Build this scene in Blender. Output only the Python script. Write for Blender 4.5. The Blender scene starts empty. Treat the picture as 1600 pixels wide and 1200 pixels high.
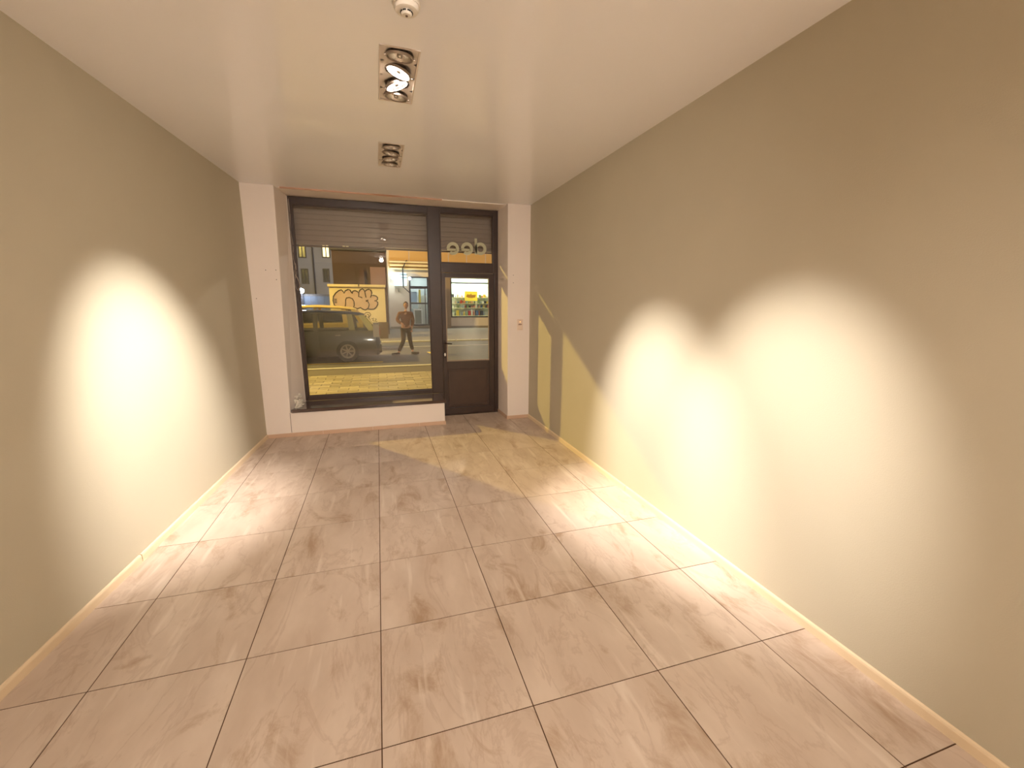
import bpy, bmesh, math, random
from math import pi, sin, cos, radians
from mathutils import Vector, Matrix
random.seed(7)
C = bpy.context.scene.collection
scn = bpy.context.scene

# ---------------------------------------------------------------- camera
yaw, pitch, roll = -0.3073, -0.1907, 0.0040
F = Vector((-sin(yaw)*cos(pitch), cos(yaw)*cos(pitch), sin(pitch)))
R0 = Vector((cos(yaw), sin(yaw), 0)); U0 = R0.cross(F)
Rv = R0*cos(roll) + U0*sin(roll); Uv = -R0*sin(roll) + U0*cos(roll)
cam = bpy.data.cameras.new('camera'); camo = bpy.data.objects.new('camera', cam); C.objects.link(camo)
M = Matrix((Rv, Uv, -F)).transposed().to_4x4(); M.translation = Vector((1.2726, -1.3785, 1.6372))
camo.matrix_world = M
cam.sensor_width = 36; cam.lens = 652.47/1600*36; cam.clip_start = 0.02; cam.clip_end = 300
scn.camera = camo
scn.view_settings.view_transform = 'Standard'; scn.view_settings.look = 'None'
scn.view_settings.gamma = 1; scn.view_settings.use_curve_mapping = False
scn.view_settings.exposure = 0.27

# ---------------------------------------------------------------- world and lights
w = bpy.data.worlds.new('night_sky'); scn.world = w; w.use_nodes = True
bg = w.node_tree.nodes['Background']; bg.inputs[0].default_value = (0.10, 0.11, 0.16, 1); bg.inputs[1].default_value = 0.55

def light(name, typ, loc, energy, color, target=None, size=0.05, angle=None, blend=0.5, size_y=None):
    l = bpy.data.lights.new(name, typ); o = bpy.data.objects.new(name, l); C.objects.link(o)
    l.energy = energy; l.color = color; o.location = loc
    if typ == 'AREA':
        l.size = size
        if size_y: l.shape = 'RECTANGLE'; l.size_y = size_y
    else: l.shadow_soft_size = size
    if typ == 'SPOT': l.spot_size = radians(angle); l.spot_blend = blend
    if target is not None:
        o.rotation_euler = (Vector(target)-Vector(loc)).to_track_quat('-Z', 'Y').to_euler()
    return o
WARM = (1.0, 0.88, 0.76)
BEAM = (1.0, 0.925, 0.86)
SODIUM = (1.0, 0.72, 0.17)
# lit heads of the ceiling fixtures (the heads themselves are built below), then fill spots
light('beam_to_left_wall', 'SPOT', (1.445, 1.345, 2.885), 750, BEAM, (-0.22, 2.14, 0.72), 0.035, 47, 1.0)
light('beam_to_right_wall', 'SPOT', (1.465, 1.505, 2.885), 720, BEAM, (3.29, 1.28, 0.38), 0.035, 43, 1.0)
light('beam_from_second_fixture', 'SPOT', (1.465, 0.10, 2.885), 500, BEAM, (3.29, 0.27, 0.80), 0.035, 38, 1.0)
for y, tgt, e, ang in ((-1.38, (1.45, -0.9, 0), 150, 150), (-2.78, (1.5, 4.2, 1.5), 600, 66), (-2.6, (1.8, -3.6, 0), 260, 100), (-2.9, (-0.4, -3.6, 0), 300, 100), (-2.78, (1.4, -4.4, 0.8), 420, 110)):
    light('added_fill_spot', 'SPOT', (1.455, y, 2.885), e, WARM, tgt, 0.05, ang, 1.0)  # unseen fill added to lift the ambient level of the room
# street lamp across the road to the left, unseen lamps added for the pavers and far facades
light('sodium_street_light', 'POINT', (-7.55, 16.05, 8.75), 9000, SODIUM, None, 0.16)
light('added_paver_light', 'SPOT', (1.2, 5.6, 5.6), 650, (1.0, 0.68, 0.10), (1.6, 9.2, -0.15), 0.15, 75, 0.5)
light('added_road_light', 'POINT', (8.5, 19.5, 7.5), 1900, (1.0, 0.90, 0.80), None, 0.2)

# ---------------------------------------------------------------- materials
def lin(c):
    return tuple(((v/255)/12.92 if v/255 <= .04045 else ((v/255+.055)/1.055)**2.4) for v in c)
def mat(name, rgb, rough=0.6, metal=0.0, spec=0.5, var=0.0, scale=8, bump=0.0, bscale=120, coat=0.0, coat_r=0.1, em=0.0):
    m = bpy.data.materials.new(name); m.use_nodes = True; nt = m.node_tree
    b = nt.nodes['Principled BSDF']; col = lin(rgb) + (1,)
    b.inputs['Base Color'].default_value = col; b.inputs['Roughness'].default_value = rough
    b.inputs['Metallic'].default_value = metal; b.inputs['Specular IOR Level'].default_value = spec
    b.inputs['Coat Weight'].default_value = coat; b.inputs['Coat Roughness'].default_value = coat_r
    tc = nt.nodes.new('ShaderNodeTexCoord')
    if var:
        n = nt.nodes.new('ShaderNodeTexNoise'); n.inputs['Scale'].default_value = scale; n.inputs['Detail'].default_value = 5
        nt.links.new(tc.outputs['Object'], n.inputs['Vector'])
        mx = nt.nodes.new('ShaderNodeMix'); mx.data_type = 'RGBA'
        mx.inputs['A'].default_value = tuple(v*(1-var) for v in col[:3]) + (1,)
        mx.inputs['B'].default_value = tuple(min(1, v*(1+var)) for v in col[:3]) + (1,)
        nt.links.new(n.outputs['Fac'], mx.inputs['Factor']); nt.links.new(mx.outputs['Result'], b.inputs['Base Color'])
    if bump:
        n2 = nt.nodes.new('ShaderNodeTexNoise'); n2.inputs['Scale'].default_value = bscale
        nt.links.new(tc.outputs['Object'], n2.inputs['Vector'])
        bp = nt.nodes.new('ShaderNodeBump'); bp.inputs['Strength'].default_value = bump; bp.inputs['Distance'].default_value = 0.01
        nt.links.new(n2.outputs['Fac'], bp.inputs['Height']); nt.links.new(bp.outputs['Normal'], b.inputs['Normal'])
    if em:
        b.inputs['Emission Color'].default_value = col; b.inputs['Emission Strength'].default_value = em
    return m

def glass_mat(name, tint=(1, 1, 1), base=0.04, rough=0.0):
    m = bpy.data.materials.new(name); m.use_nodes = True; nt = m.node_tree; nt.nodes.clear()
    out = nt.nodes.new('ShaderNodeOutputMaterial'); mix = nt.nodes.new('ShaderNodeMixShader')
    tr = nt.nodes.new('ShaderNodeBsdfTransparent'); tr.inputs[0].default_value = tint + (1,)
    gl = nt.nodes.new('ShaderNodeBsdfGlossy'); gl.inputs['Roughness'].default_value = rough
    lw = nt.nodes.new('ShaderNodeLayerWeight'); lw.inputs[0].default_value = 0.5
    p = nt.nodes.new('ShaderNodeMath'); p.operation = 'POWER'; p.inputs[1].default_value = 5
    ml = nt.nodes.new('ShaderNodeMath'); ml.operation = 'MULTIPLY_ADD'; ml.inputs[1].default_value = 1-base; ml.inputs[2].default_value = base
    nt.links.new(lw.outputs['Facing'], p.inputs[0]); nt.links.new(p.outputs[0], ml.inputs[0])
    nt.links.new(ml.outputs[0], mix.inputs[0]); nt.links.new(tr.outputs[0], mix.inputs[1]); nt.links.new(gl.outputs[0], mix.inputs[2])
    nt.links.new(mix.outputs[0], out.inputs[0])
    return m

def tile_mat():
    m = bpy.data.materials.new('marbled_floor_tile'); m.use_nodes = True; nt = m.node_tree; N = nt.nodes.new; L = nt.links.new
    b = nt.nodes['Principled BSDF']
    tc = N('ShaderNodeTexCoord'); oi = N('ShaderNodeObjectInfo')
    off = N('ShaderNodeMath'); off.operation = 'MULTIPLY'; off.inputs[1].default_value = 47; L(oi.outputs['Random'], off.inputs[0])
    cmb = N('ShaderNodeCombineXYZ'); L(off.outputs[0], cmb.inputs[0]); L(off.outputs[0], cmb.inputs[1]); L(off.outputs[0], cmb.inputs[2])
    add = N('ShaderNodeVectorMath'); add.operation = 'ADD'; L(tc.outputs['Object'], add.inputs[0]); L(cmb.outputs[0], add.inputs[1])
    def noise(rot, sc, scale, detail, rough=0.55, dist=0.0):
        mp = N('ShaderNodeMapping'); mp.inputs['Rotation'].default_value = (0, 0, rot); mp.inputs['Scale'].default_value = sc
        L(add.outputs[0], mp.inputs[0])
        n = N('ShaderNodeTexNoise'); n.inputs['Scale'].default_value = scale; n.inputs['Detail'].default_value = detail
        n.inputs['Roughness'].default_value = rough; n.inputs['Distortion'].default_value = dist; L(mp.outputs[0], n.inputs['Vector'])
        return n.outputs['Fac']
    def ramp(src, stops):
        r = N('ShaderNodeValToRGB'); L(src, r.inputs[0]); e = r.color_ramp.elements
        e[0].position, e[0].color = stops[0][0], (stops[0][1],)*3 + (1,); e[1].position, e[1].color = stops[-1][0], (stops[-1][1],)*3 + (1,)
        for p, v in stops[1:-1]:
            q = e.new(p); q.color = (v, v, v, 1)
        return r.outputs[0]
    def mix(fac, A, B):
        x = N('ShaderNodeMix'); x.data_type = 'RGBA'; L(fac, x.inputs['Factor'])
        for s, v in (('A', A), ('B', B)):
            if isinstance(v, tuple): x.inputs[s].default_value = v + (1,)
            else: L(v, x.inputs[s])
        return x.outputs['Result']
    cloud = ramp(noise(0.15, (1.7, 0.7, 1), 3.0, 4), [(0.33, 0), (0.68, 1)])
    c1 = mix(cloud, lin((190, 170, 153)), lin((208, 190, 174)))
    smudge = ramp(noise(-0.45, (1.5, 0.75, 1), 3.2, 8, 0.66, 0.7), [(0.54, 0), (0.68, 0.8)])
    c2 = mix(smudge, c1, lin((160, 132, 106)))
    vein = ramp(noise(-0.35, (2.0, 0.6, 1), 2.0, 7, 0.6, 0.8), [(0.475, 0), (0.5, 0.4), (0.525, 0)])
    c3 = mix(vein, c2, lin((172, 148, 130)))
    streak = ramp(noise(0.1, (7.0, 0.7, 1), 2.5, 3, 0.5, 0.3), [(0.60, 0), (0.72, 0.55)])
    c4 = mix(streak, c3, lin((222, 208, 194)))
    L(c4, b.inputs['Base Color'])
    b.inputs['Roughness'].default_value = 0.38; b.inputs['Specular IOR Level'].default_value = 0.45
    return m

M_wall = mat('greige_wall_paint', (190, 181, 160), 0.75, var=0.03, scale=3, bump=0.08, bscale=180, spec=0.3)
M_front = mat('pinkish_white_plaster', (232, 220, 211), 0.7, var=0.03, scale=4, bump=0.06, bscale=90, spec=0.3)
M_ceil = mat('satin_stretch_ceiling', (249, 248, 252), 0.42, var=0.012, scale=2, coat=0.8, coat_r=0.05)
M_tile = tile_mat()
M_grout = mat('brown_grout', (84, 56, 34), 0.9, var=0.15, scale=30)
M_base = mat('cream_baseboard', (226, 204, 172), 0.42, var=0.04, scale=5)
M_basetile = mat('tile_skirting', (203, 170, 145), 0.4, var=0.08, scale=9)
M_frame = mat('dark_brown_lacquer', (58, 42, 36), 0.38, var=0.25, scale=14, coat=0.2, coat_r=0.25, spec=0.4)
M_frame2 = mat('dark_brown_panel', (72, 54, 45), 0.42, var=0.18, scale=9, spec=0.4)
M_sill = mat('polished_brown_stone', (66, 45, 38), 0.14, var=0.3, scale=16, coat=0.5, coat_r=0.06)
M_bead = mat('greyish_glazing_bead', (150, 132, 110), 0.5, var=0.1)
M_whitebead = mat('white_edge_bead', (214, 206, 196), 0.5)
M_glass = glass_mat('shopfront_glass', (0.95, 0.96, 0.95), 0.045)
M_decal = mat('cream_vinyl_lettering', (214, 208, 178), 0.6)
M_chrome = mat('brushed_chrome', (205, 200, 196), 0.22, metal=1.0)
M_bowl = mat('faceted_reflector', (214, 208, 202), 0.16, metal=1.0, bump=0.25, bscale=160)
M_rim = mat('lamp_rim_steel', (190, 178, 170), 0.42, metal=1.0)
M_white = mat('white_enamel', (232, 226, 218), 0.4)
M_plate = mat('fixture_white_plate', (222, 211, 201), 0.4)
M_dark = mat('black_plastic', (26, 23, 21), 0.5)
M_gap = mat('shadow_gap_brown', (98, 74, 60), 0.8)
M_lamp = mat('glowing_lamp_face', (255, 240, 226), 0.5, em=38)
M_switch = mat('ivory_switch_plastic', (226, 205, 186), 0.4)
M_switchb = mat('brown_rocker', (150, 112, 92), 0.4)
M_pilot = mat('orange_pilot_lamp', (255, 176, 108), 0.4, em=2.0)
M_cable = mat('grey_pvc_cable', (150, 136, 124), 0.6)
M_shut = mat('painted_shutter_slat', (150, 132, 124), 0.5, var=0.06, scale=6)
M_hole = mat('drill_hole_dark', (70, 52, 42), 0.9)
M_crumb = mat('crumbled_plaster', (226, 218, 205), 0.95, var=0.1, scale=40, bump=0.6, bscale=60)

# ---------------------------------------------------------------- mesh helpers
def obj(name, bm, m, parent=None, smooth=False, loc=None):
    me = bpy.data.meshes.new(name); bmesh.ops.recalc_face_normals(bm, faces=bm.faces); bm.to_mesh(me); bm.free()
    o = bpy.data.objects.new(name, me); C.objects.link(o)
    if m: me.materials.append(m)
    if smooth:
        for p in me.polygons: p.use_smooth = True
        try: me.set_sharp_from_angle(angle=radians(40))
        except Exception: pass
    if loc is not None: o.location = loc
    if parent: o.parent = parent
    return o
def tag(o, label, cat, group=None):
    o['label'] = label; o['category'] = cat
    if group: o['group'] = group
    return o
def empty(name, loc=(0, 0, 0), label=None, cat=None, group=None):
    o = bpy.data.objects.new(name, None); C.objects.link(o); o.location = loc; o.empty_display_size = 0.1
    if label: tag(o, label, cat, group)
    return o
def struct(o):
    o['kind'] = 'structure'; return o
def box(bm, x0, x1, y0, y1, z0, z1, bev=0.0):
    vs = [bm.verts.new(p) for p in ((x0, y0, z0), (x1, y0, z0), (x1, y1, z0), (x0, y1, z0), (x0, y0, z1), (x1, y0, z1), (x1, y1, z1), (x0, y1, z1))]
    fs = [bm.faces.new([vs[i] for i in f]) for f in ((3, 2, 1, 0), (4, 5, 6, 7), (0, 1, 5, 4), (1, 2, 6, 5), (2, 3, 7, 6), (3, 0, 4, 7))]
    if bev:
        es = list({e for f in fs for e in f.edges}); bmesh.ops.bevel(bm, geom=es, offset=bev, segments=2, affect='EDGES', profile=0.6)
def bx(*a, bev=0.0):
    bm = bmesh.new(); box(bm, *a, bev=bev); return bm
def prism(bm, poly, a0, a1, axis='z'):
    def P(p, a):
        return {'z': (p[0], p[1], a), 'y': (p[0], a, p[1]), 'x': (a, p[0], p[1])}[axis]
    A = [bm.verts.new(P(p, a0)) for p in poly]; B = [bm.verts.new(P(p, a1)) for p in poly]; n = len(poly)
    bm.faces.new(A); bm.faces.new(B[::-1])
    for i in range(n): bm.faces.new((A[i], A[(i+1) % n], B[(i+1) % n], B[i]))
def pr(poly, a0, a1, axis='z'):
    bm = bmesh.new(); prism(bm, poly, a0, a1, axis); return bm
def lathe(bm, prof, n=28, mtx=None, close=False):
    rings = []
    for r, z in prof:
        if r < 1e-6: rings.append([bm.verts.new((0, 0, z))])
        else: rings.append([bm.verts.new((r*cos(2*pi*i/n), r*sin(2*pi*i/n), z)) for i in range(n)])
    vs = [v for r in rings for v in r]
    pairs = list(zip(rings, rings[1:])) + ([(rings[-1], rings[0])] if close else [])
    for a, b in pairs:
        for i in range(n):
            j = (i+1) % n
            if len(a) == 1 and len(b) == 1: continue
            if len(a) == 1: bm.faces.new((a[0], b[i], b[j]))
            elif len(b) == 1: bm.faces.new((a[i], b[0], a[j]))
            else: bm.faces.new((a[i], b[i], b[j], a[j]))
    if mtx is not None: bmesh.ops.transform(bm, matrix=mtx, verts=vs)
def tube(bm, pts, r, n=8, cap=True):
    pts = [Vector(p) for p in pts]; rings = []
    up = Vector((0, 0, 1))
    for i, p in enumerate(pts):
        d = (pts[min(i+1, len(pts)-1)] - pts[max(i-1, 0)]).normalized()
        s = d.cross(up)
        if s.length < 1e-3: s = d.cross(Vector((1, 0, 0)))
        s.normalize(); t = s.cross(d)
        rr = r[i] if isinstance(r, (list, tuple)) else r
        rings.append([bm.verts.new(p + s*rr*cos(2*pi*k/n) + t*rr*sin(2*pi*k/n)) for k in range(n)])
    for a, b in zip(rings, rings[1:]):
        for k in range(n): bm.faces.new((a[k], a[(k+1) % n], b[(k+1) % n], b[k]))
    if cap: bm.faces.new(rings[0][::-1]); bm.faces.new(rings[-1])
def ring_frame(bm, x0, x1, z0, z1, wl, wr, wb, wt, y0, y1, bev=0.0):
    box(bm, x0, x0+wl, y0, y1, z0, z1, bev); box(bm, x1-wr, x1, y0, y1, z0, z1, bev)
    box(bm, x0+wl, x1-wr, y0, y1, z0, z0+wb, bev); box(bm, x0+wl, x1-wr, y0, y1, z1-wt, z1, bev)
def copy_tree(o, parent=None):
    c = o.copy(); C.objects.link(c)
    if parent is not None: c.parent = parent
    for ch in list(o.children): copy_tree(ch, c)
    return c

# ---------------------------------------------------------------- room shell
H = 2.927; XR = 3.293; YF = 4.19; YB = -4.7
def XL(y): return -0.3685 + 0.0638*y
wl = struct(obj('wall_left', pr([(XL(YB), YB), (XL(4.8), 4.8), (XL(4.8)-0.2, 4.8), (XL(YB)-0.2, YB)], -0.03, H+0.12), M_wall))
wr = struct(obj('wall_right', bx(XR, XR+0.2, YB, 4.8, -0.03, H+0.12), M_wall))
wb = struct(obj('wall_back', bx(XL(YB)-0.2, XR+0.2, YB-0.2, YB, -0.03, H+0.12), M_wall))

# front wall: two plastered piers with splayed reveals, parapet and soffit
bm = bmesh.new()
A = [bm.verts.new(p) for p in ((XL(YF)-0.02, YF, 0), (0.172, YF, 0), (0.300, 4.64, 0), (0.300, 4.80, 0), (XL(4.8)-0.02, 4.80, 0))]
B = [bm.verts.new(p) for p in ((XL(YF)-0.02, YF, H), (0.236, YF, H), (0.288, 4.64, H), (0.288, 4.80, H), (XL(4.8)-0.02, 4.80, H))]
bm.faces.new(A[::-1]); bm.faces.new(B)
for i in range(5): bm.faces.new((A[i], A[(i+1) % 5], B[(i+1) % 5], B[i]))
prism(bm, [(2.974, YF), (XR+0.02, YF), (XR+0.02, 4.80), (2.960, 4.80), (2.960, 4.66)], 0, H)
wf = struct(obj('wall_front', bm, M_front))
bev = wf.modifiers.new('soft', 'BEVEL'); bev.width = 0.006; bev.segments = 3; bev.limit_method = 'ANGLE'
# soffit and lintel over the opening
obj('soffit', pr([(0.23, 4.265), (2.98, 4.265), (2.98, 4.80), (0.23, 4.80)], 2.918, H+0.1), M_front, wf)
obj('curtain_track', bx(0.285, 2.12, 4.246, 4.262, 2.911, 2.929, bev=0.003), mat('dusty_rose_track', (190, 150, 128), 0.6), wf)
obj('parapet', pr([(0.176, YF), (2.074, YF), (2.074, 4.70), (0.30, 4.70), (0.30, 4.64)], 0, 0.303), M_front, wf)
obj('seam', bx(0.172, 0.177, YF-0.0015, YF+0.01, 0.05, 0.303), M_gap, wf)
for x, z in ((0.072, 2.001), (0.177, 2.004), (0.1735, 1.896), (3.052, 2.013), (3.0525, 1.912), (-0.052, 1.68)):
    bm = bmesh.new(); lathe(bm, [(0, 0), (0.0045, 0), (0.005, 0.001), (0, 0.001)], 10, Matrix.Translation((x, YF-0.0005, z)) @ Matrix.Rotation(pi/2, 4, 'X'))
    obj('screw_hole', bm, M_hole, wf)
# plaster broken away where the sill enters the pier
bm = bmesh.new()
for k in range(46):
    t = random.random(); px = 0.215 + 0.06*random.random(); pz = 0.335 + 0.16*t*t
    s = 0.012 + 0.018*random.random()
    r = bmesh.ops.create_icosphere(bm, subdivisions=1, radius=s, matrix=Matrix.Translation((px + 0.02*(1-t), YF+0.06+0.22*random.random(), pz)) @ Matrix.Diagonal((0.8, 1, 0.8+random.random()*0.5, 1)))
    for v in r['verts']: v.co += Vector((random.uniform(-.004, .004), random.uniform(-.004, .004), random.uniform(-.004, .004)))
rub = obj('crumbled_plaster', bm, M_crumb, wf); rub['kind'] = 'stuff'

# ceiling with cut-outs for the recessed fixtures
FX0, FX1 = 1.350, 1.560
FIX = [(-3.09, -2.47), (-1.69, -1.07), (-0.29, 0.33), (1.115, 1.735), (2.50, 3.12)]
bm = bmesh.new(); zt = H+0.14
prism(bm, [(XL(YB)-0.1, YB-0.1), (FX0, YB-0.1), (FX0, 4.262), (XL(4.262)-0.1, 4.262)], H, zt)
prism(bm, [(FX1, YB-0.1), (XR+0.1, YB-0.1), (XR+0.1, 4.262), (FX1, 4.262)], H, zt)
ys = [YB-0.1] + [v for f in FIX for v in f] + [4.262]
for a, b in zip(ys[::2], ys[1::2]): prism(bm, [(FX0, a), (FX1, a), (FX1, b), (FX0, b)], H, zt)
struct(obj('ceiling', bm, M_ceil))

# floor: grout bed and every tile
fl = struct(obj('floor', pr([(XL(YB)-0.1, YB-0.1), (XR+0.1, YB-0.1), (XR+0.1, 4.85), (XL(4.85)-0.1, 4.85)], -0.05, -0.002), M_grout))
T = 0.6; SL = -0.0154
def clip(poly, n, c):           # keep n.p <= c
    out = []
    for i in range(len(poly)):
        a, b = poly[i], poly[(i+1) % len(poly)]
        da = n[0]*a[0]+n[1]*a[1]-c; db = n[0]*b[0]+n[1]*b[1]-c
        if da <= 0: out.append(a)
        if da*db < 0:
            t = da/(da-db); out.append((a[0]+t*(b[0]-a[0]), a[1]+t*(b[1]-a[1])))
    return out
full = None
for i in range(-2, 6):
    for j in range(-8, 8):
        ox, oy = i*T, j*T + SL*i*T
        g = 0.0024
        sq = [(g, g+SL*g), (T-g, g+SL*(T-g)), (T-g, T-g+SL*(T-g)), (g, T-g+SL*g)]
        P = [(ox+a, oy+b) for a, b in sq]
        Q = clip(P, (1, 0), XR-0.002); Q = clip(Q, (-1, 0.0638), 0.3685-0.002) if Q else Q
        Q = clip(Q, (0, -1), -YB-0.002) if Q else Q
        Q = clip(Q, (0, 1), 4.72) if Q else Q
        if len(Q) < 3: continue
        if Q == P:
            if full is None:
                bm = pr(sq, -0.012, 0); t = obj('tile', bm, M_tile, fl, loc=(ox, oy, 0)); full = t
            else:
                t = full.copy(); C.objects.link(t); t.location = (ox, oy, 0)
        else:
            t = obj('tile', pr([(a-ox, b-oy) for a, b in Q], -0.012, 0), M_tile, fl, loc=(ox, oy, 0))
        t.name = 'tile'

# baseboards
BP = [(0, 0), (0.013, 0), (0.013, 0.040), (0.010, 0.048), (0.004, 0.052), (0, 0.052)]
def board(parent, a, b, prof, m, nrm):
    a, b = Vector(a), Vector(b); bm = bmesh.new()
    A = [bm.verts.new(a + Vector(nrm)*u + Vector((0, 0, v))) for u, v in prof]; B = [bm.verts.new(b + Vector(nrm)*u + Vector((0, 0, v))) for u, v in prof]
    n = len(prof); bm.faces.new(A); bm.faces.new(B[::-1])
    for i in range(n): bm.faces.new((A[i], A[(i+1) % n], B[(i+1) % n], B[i]))
    return obj('board', bm, m, parent)
def board_run(name, pts, m, nrm, gap, prof=BP):
    root = struct(empty(name, (0, 0, 0)))
    for a, b in zip(pts, pts[1:]):
        d = (Vector(b)-Vector(a)).normalized()*gap/2
        board(root, Vector(a)+d, Vector(b)-d, prof, m, nrm)
    return root
board_run('baseboard_left', [(XL(y), y, 0) for y in (YB, -0.83, 1.64, YF)], M_base, (1, -0.0638, 0), 0.006)
board_run('baseboard_right', [(XR, y, 0) for y in (YB, -0.86, 1.62, YF)], M_base, (-1, 0, 0), 0.006)
board_run('baseboard_back', [(XL(YB), YB, 0), (XR, YB, 0)], M_base, (0, 1, 0), 0.0)
TP = [(0, 0), (0.010, 0), (0.010, 0.044), (0.008, 0.047), (0, 0.047)]
board_run('baseboard_front', [(x, YF, 0) for x in (XL(YF)+0.013, 0.53, 1.13, 1.73, 2.086)], M_basetile, (0, -1, 0), 0.003, TP)
rb = struct(empty('baseboard_pier'))
board(rb, (2.962, YF-0.0, 0), (XR-0.013, YF, 0), TP, M_basetile, (0, -1, 0))
board(rb, (2.972, YF+0.001, 0), (2.958, 4.62, 0), TP, M_basetile, (-1, 0, 0))
board(rb, (2.074, YF, 0), (2.074, 4.62, 0), TP, M_basetile, (1, 0, 0))

# ---------------------------------------------------------------- shopfront: window, transom light and door
Y0, Y1 = 4.625, 4.70
bm = bmesh.new()
ring_frame(bm, 0.291, 2.135, 0.345, 2.912, 0.040, 0.160, 0.062, 0.085, Y0, Y1, 0.004)
w1 = struct(obj('window_1', bm, M_frame))
obj('glass_pane', bx(0.327, 1.979, 4.657, 4.663, 0.403, 2.831), M_glass, w1)
bm = bmesh.new(); ring_frame(bm, 0.331, 1.975, 0.407, 2.827, 0.012, 0.012, 0.012, 0.014, 4.640, 4.656)
obj('glazing_bead', bm, M_frame2, w1)
obj('edge_bead', bx(0.283, 0.2905, 4.600, 4.628, 0.345, 2.905), M_whitebead, w1)
obj('sill', pr([(0.196, 4.165), (2.092, 4.165), (2.092, 4.627), (0.298, 4.627), (0.225, 4.30)], 0.3035, 0.345), M_sill, w1).modifiers.new('b', 'BEVEL').width = 0.004

bm = bmesh.new()
ring_frame(bm, 2.136, 2.960, 2.060, 2.912, 0.003, 0.074, 0.128, 0.068, Y0, Y1, 0.003)
w2 = struct(obj('window_2', bm, M_frame))
obj('glass_pane', bx(2.139, 2.886, 4.657, 4.663, 2.188, 2.844), M_glass, w2)
bm = bmesh.new(); ring_frame(bm, 2.141, 2.884, 2.190, 2.842, 0.010, 0.010, 0.010, 0.012, 4.640, 4.656)
obj('glazing_bead', bm, M_frame2, w2)
# lettering stuck on the outside of the transom glass (reads "dee" from the street)
def arc(cx, cz, r0, r1, a0, a1, n=28):
    return [(cx + r1*cos(a0+(a1-a0)*k/n), cz + r1*sin(a0+(a1-a0)*k/n)) for k in range(n+1)] + [(cx + r0*cos(a1-(a1-a0)*k/n), cz + r0*sin(a1-(a1-a0)*k/n)) for k in range(n+1)]
def band(bm, cx, cz, r0, r1, a0, a1, y0, y1, n=28):
    pts = []
    for k in range(n+1):
        a = a0+(a1-a0)*k/n
        pts.append([bm.verts.new((cx+r*cos(a), y, cz+r*sin(a))) for r, y in ((r0, y0), (r1, y0), (r1, y1), (r0, y1))])
    for p, q in zip(pts, pts[1:]):
        for k in range(4): bm.faces.new((p[k], p[(k+1) % 4], q[(k+1) % 4], q[k]))
    bm.faces.new(pts[0]); bm.faces.new(pts[-1][::-1])
LY0, LY1 = 4.6635, 4.6655
def letter_e(cx, cz):
    bm = bmesh.new(); band(bm, cx, cz, 0.044, 0.087, radians(180), radians(-130), LY0, LY1)
    box(bm, cx-0.083, cx+0.052, LY0, LY1, cz-0.030, cz-0.002)
    return obj('letter', bm, M_decal, w2)
letter_e(2.318, 2.385); letter_e(2.518, 2.391)
bm = bmesh.new(); band(bm, 2.712, 2.397, 0.044, 0.086, 0, 2*pi, LY0, LY1, 40); box(bm, 2.628, 2.663, LY0, LY1, 2.315, 2.535); obj('letter', bm, M_decal, w2)

# door
dr = struct(empty('door_1', (2.14, 4.66, 0)))
def dpart(name, bm, m, par=None):
    o = obj(name, bm, m, None); o.parent = par or dr
    if par is None: o.location = (-2.14, -4.66, 0)
    return o
bm = bmesh.new()
box(bm, 2.905, 2.960, Y0, Y1, 0.0, 2.060, 0.003); box(bm, 2.075, 2.136, Y0, Y1, 0.0, 0.345, 0.003)
dpart('jamb', bm, M_frame)
bm = bmesh.new(); D0, D1 = 4.635, 4.682
box(bm, 2.139, 2.192, D0, D1, 0.012, 2.052, 0.003); box(bm, 2.822, 2.902, D0, D1, 0.012, 2.052, 0.003)
box(bm, 2.192, 2.822, D0, D1, 1.992, 2.052, 0.003); box(bm, 2.192, 2.822, D0, D1, 0.690, 0.805, 0.003); box(bm, 2.192, 2.822, D0, D1, 0.012, 0.115, 0.003)
dpart('leaf_frame', bm, M_frame)
dpart('glass_pane', bx(2.190, 2.824, 4.657, 4.663, 0.803, 1.994), M_glass)
bm = bmesh.new(); ring_frame(bm, 2.190, 2.824, 0.803, 1.994, 0.016, 0.010, 0.018, 0.010, 4.637, 4.656)
dpart('glazing_bead', bm, M_bead)
dpart('lower_panel', bx(2.190, 2.824, 4.650, 4.672, 0.113, 0.692), M_frame2)
bm = bmesh.new(); ring_frame(bm, 2.205, 2.810, 0.128, 0.676, 0.022, 0.022, 0.022, 0.022, 4.640, 4.652, 0.003)
dpart('panel_moulding', bm, M_frame2)
dpart('kick_board', bx(2.150, 2.895, 4.622, 4.636, 0.014, 0.108, bev=0.003), M_frame)
dpart('threshold', bx(2.08, 2.962, 4.615, 4.72, 0.0005, 0.012), M_frame)
lp = dpart('lock_plate', bx(2.149, 2.176, 4.628, 4.636, 0.86, 1.12, bev=0.002), mat('blackened_brass', (48, 36, 28), 0.35, metal=0.6))
bm = bmesh.new(); lathe(bm, [(0, 0), (0.011, 0), (0.013, 0.004), (0.012, 0.016), (0.008, 0.02), (0, 0.02)], 20, Matrix.Translation((2.162, 4.628, 0.908)) @ Matrix.Rotation(pi/2, 4, 'X') @ Matrix.Diagonal((1, 1.9, 1, 1)))
o = obj('cylinder_knob', bm, M_white, lp, smooth=True); o['label'] = 'pale oval lock cylinder'
bm = bmesh.new(); lathe(bm, [(0, 0), (0.010, 0), (0.010, 0.03), (0, 0.03)], 16, Matrix.Translation((2.162, 4.628, 1.07)) @ Matrix.Rotation(pi/2, 4, 'X')); tube(bm, [(2.162, 4.602, 1.07), (2.20, 4.600, 1.068), (2.262, 4.604, 1.064)], [0.009, 0.008, 0.007], 10)
obj('door_handle', bm, mat('dark_bronze', (52, 38, 30), 0.3, metal=0.8), lp, smooth=True)

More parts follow.
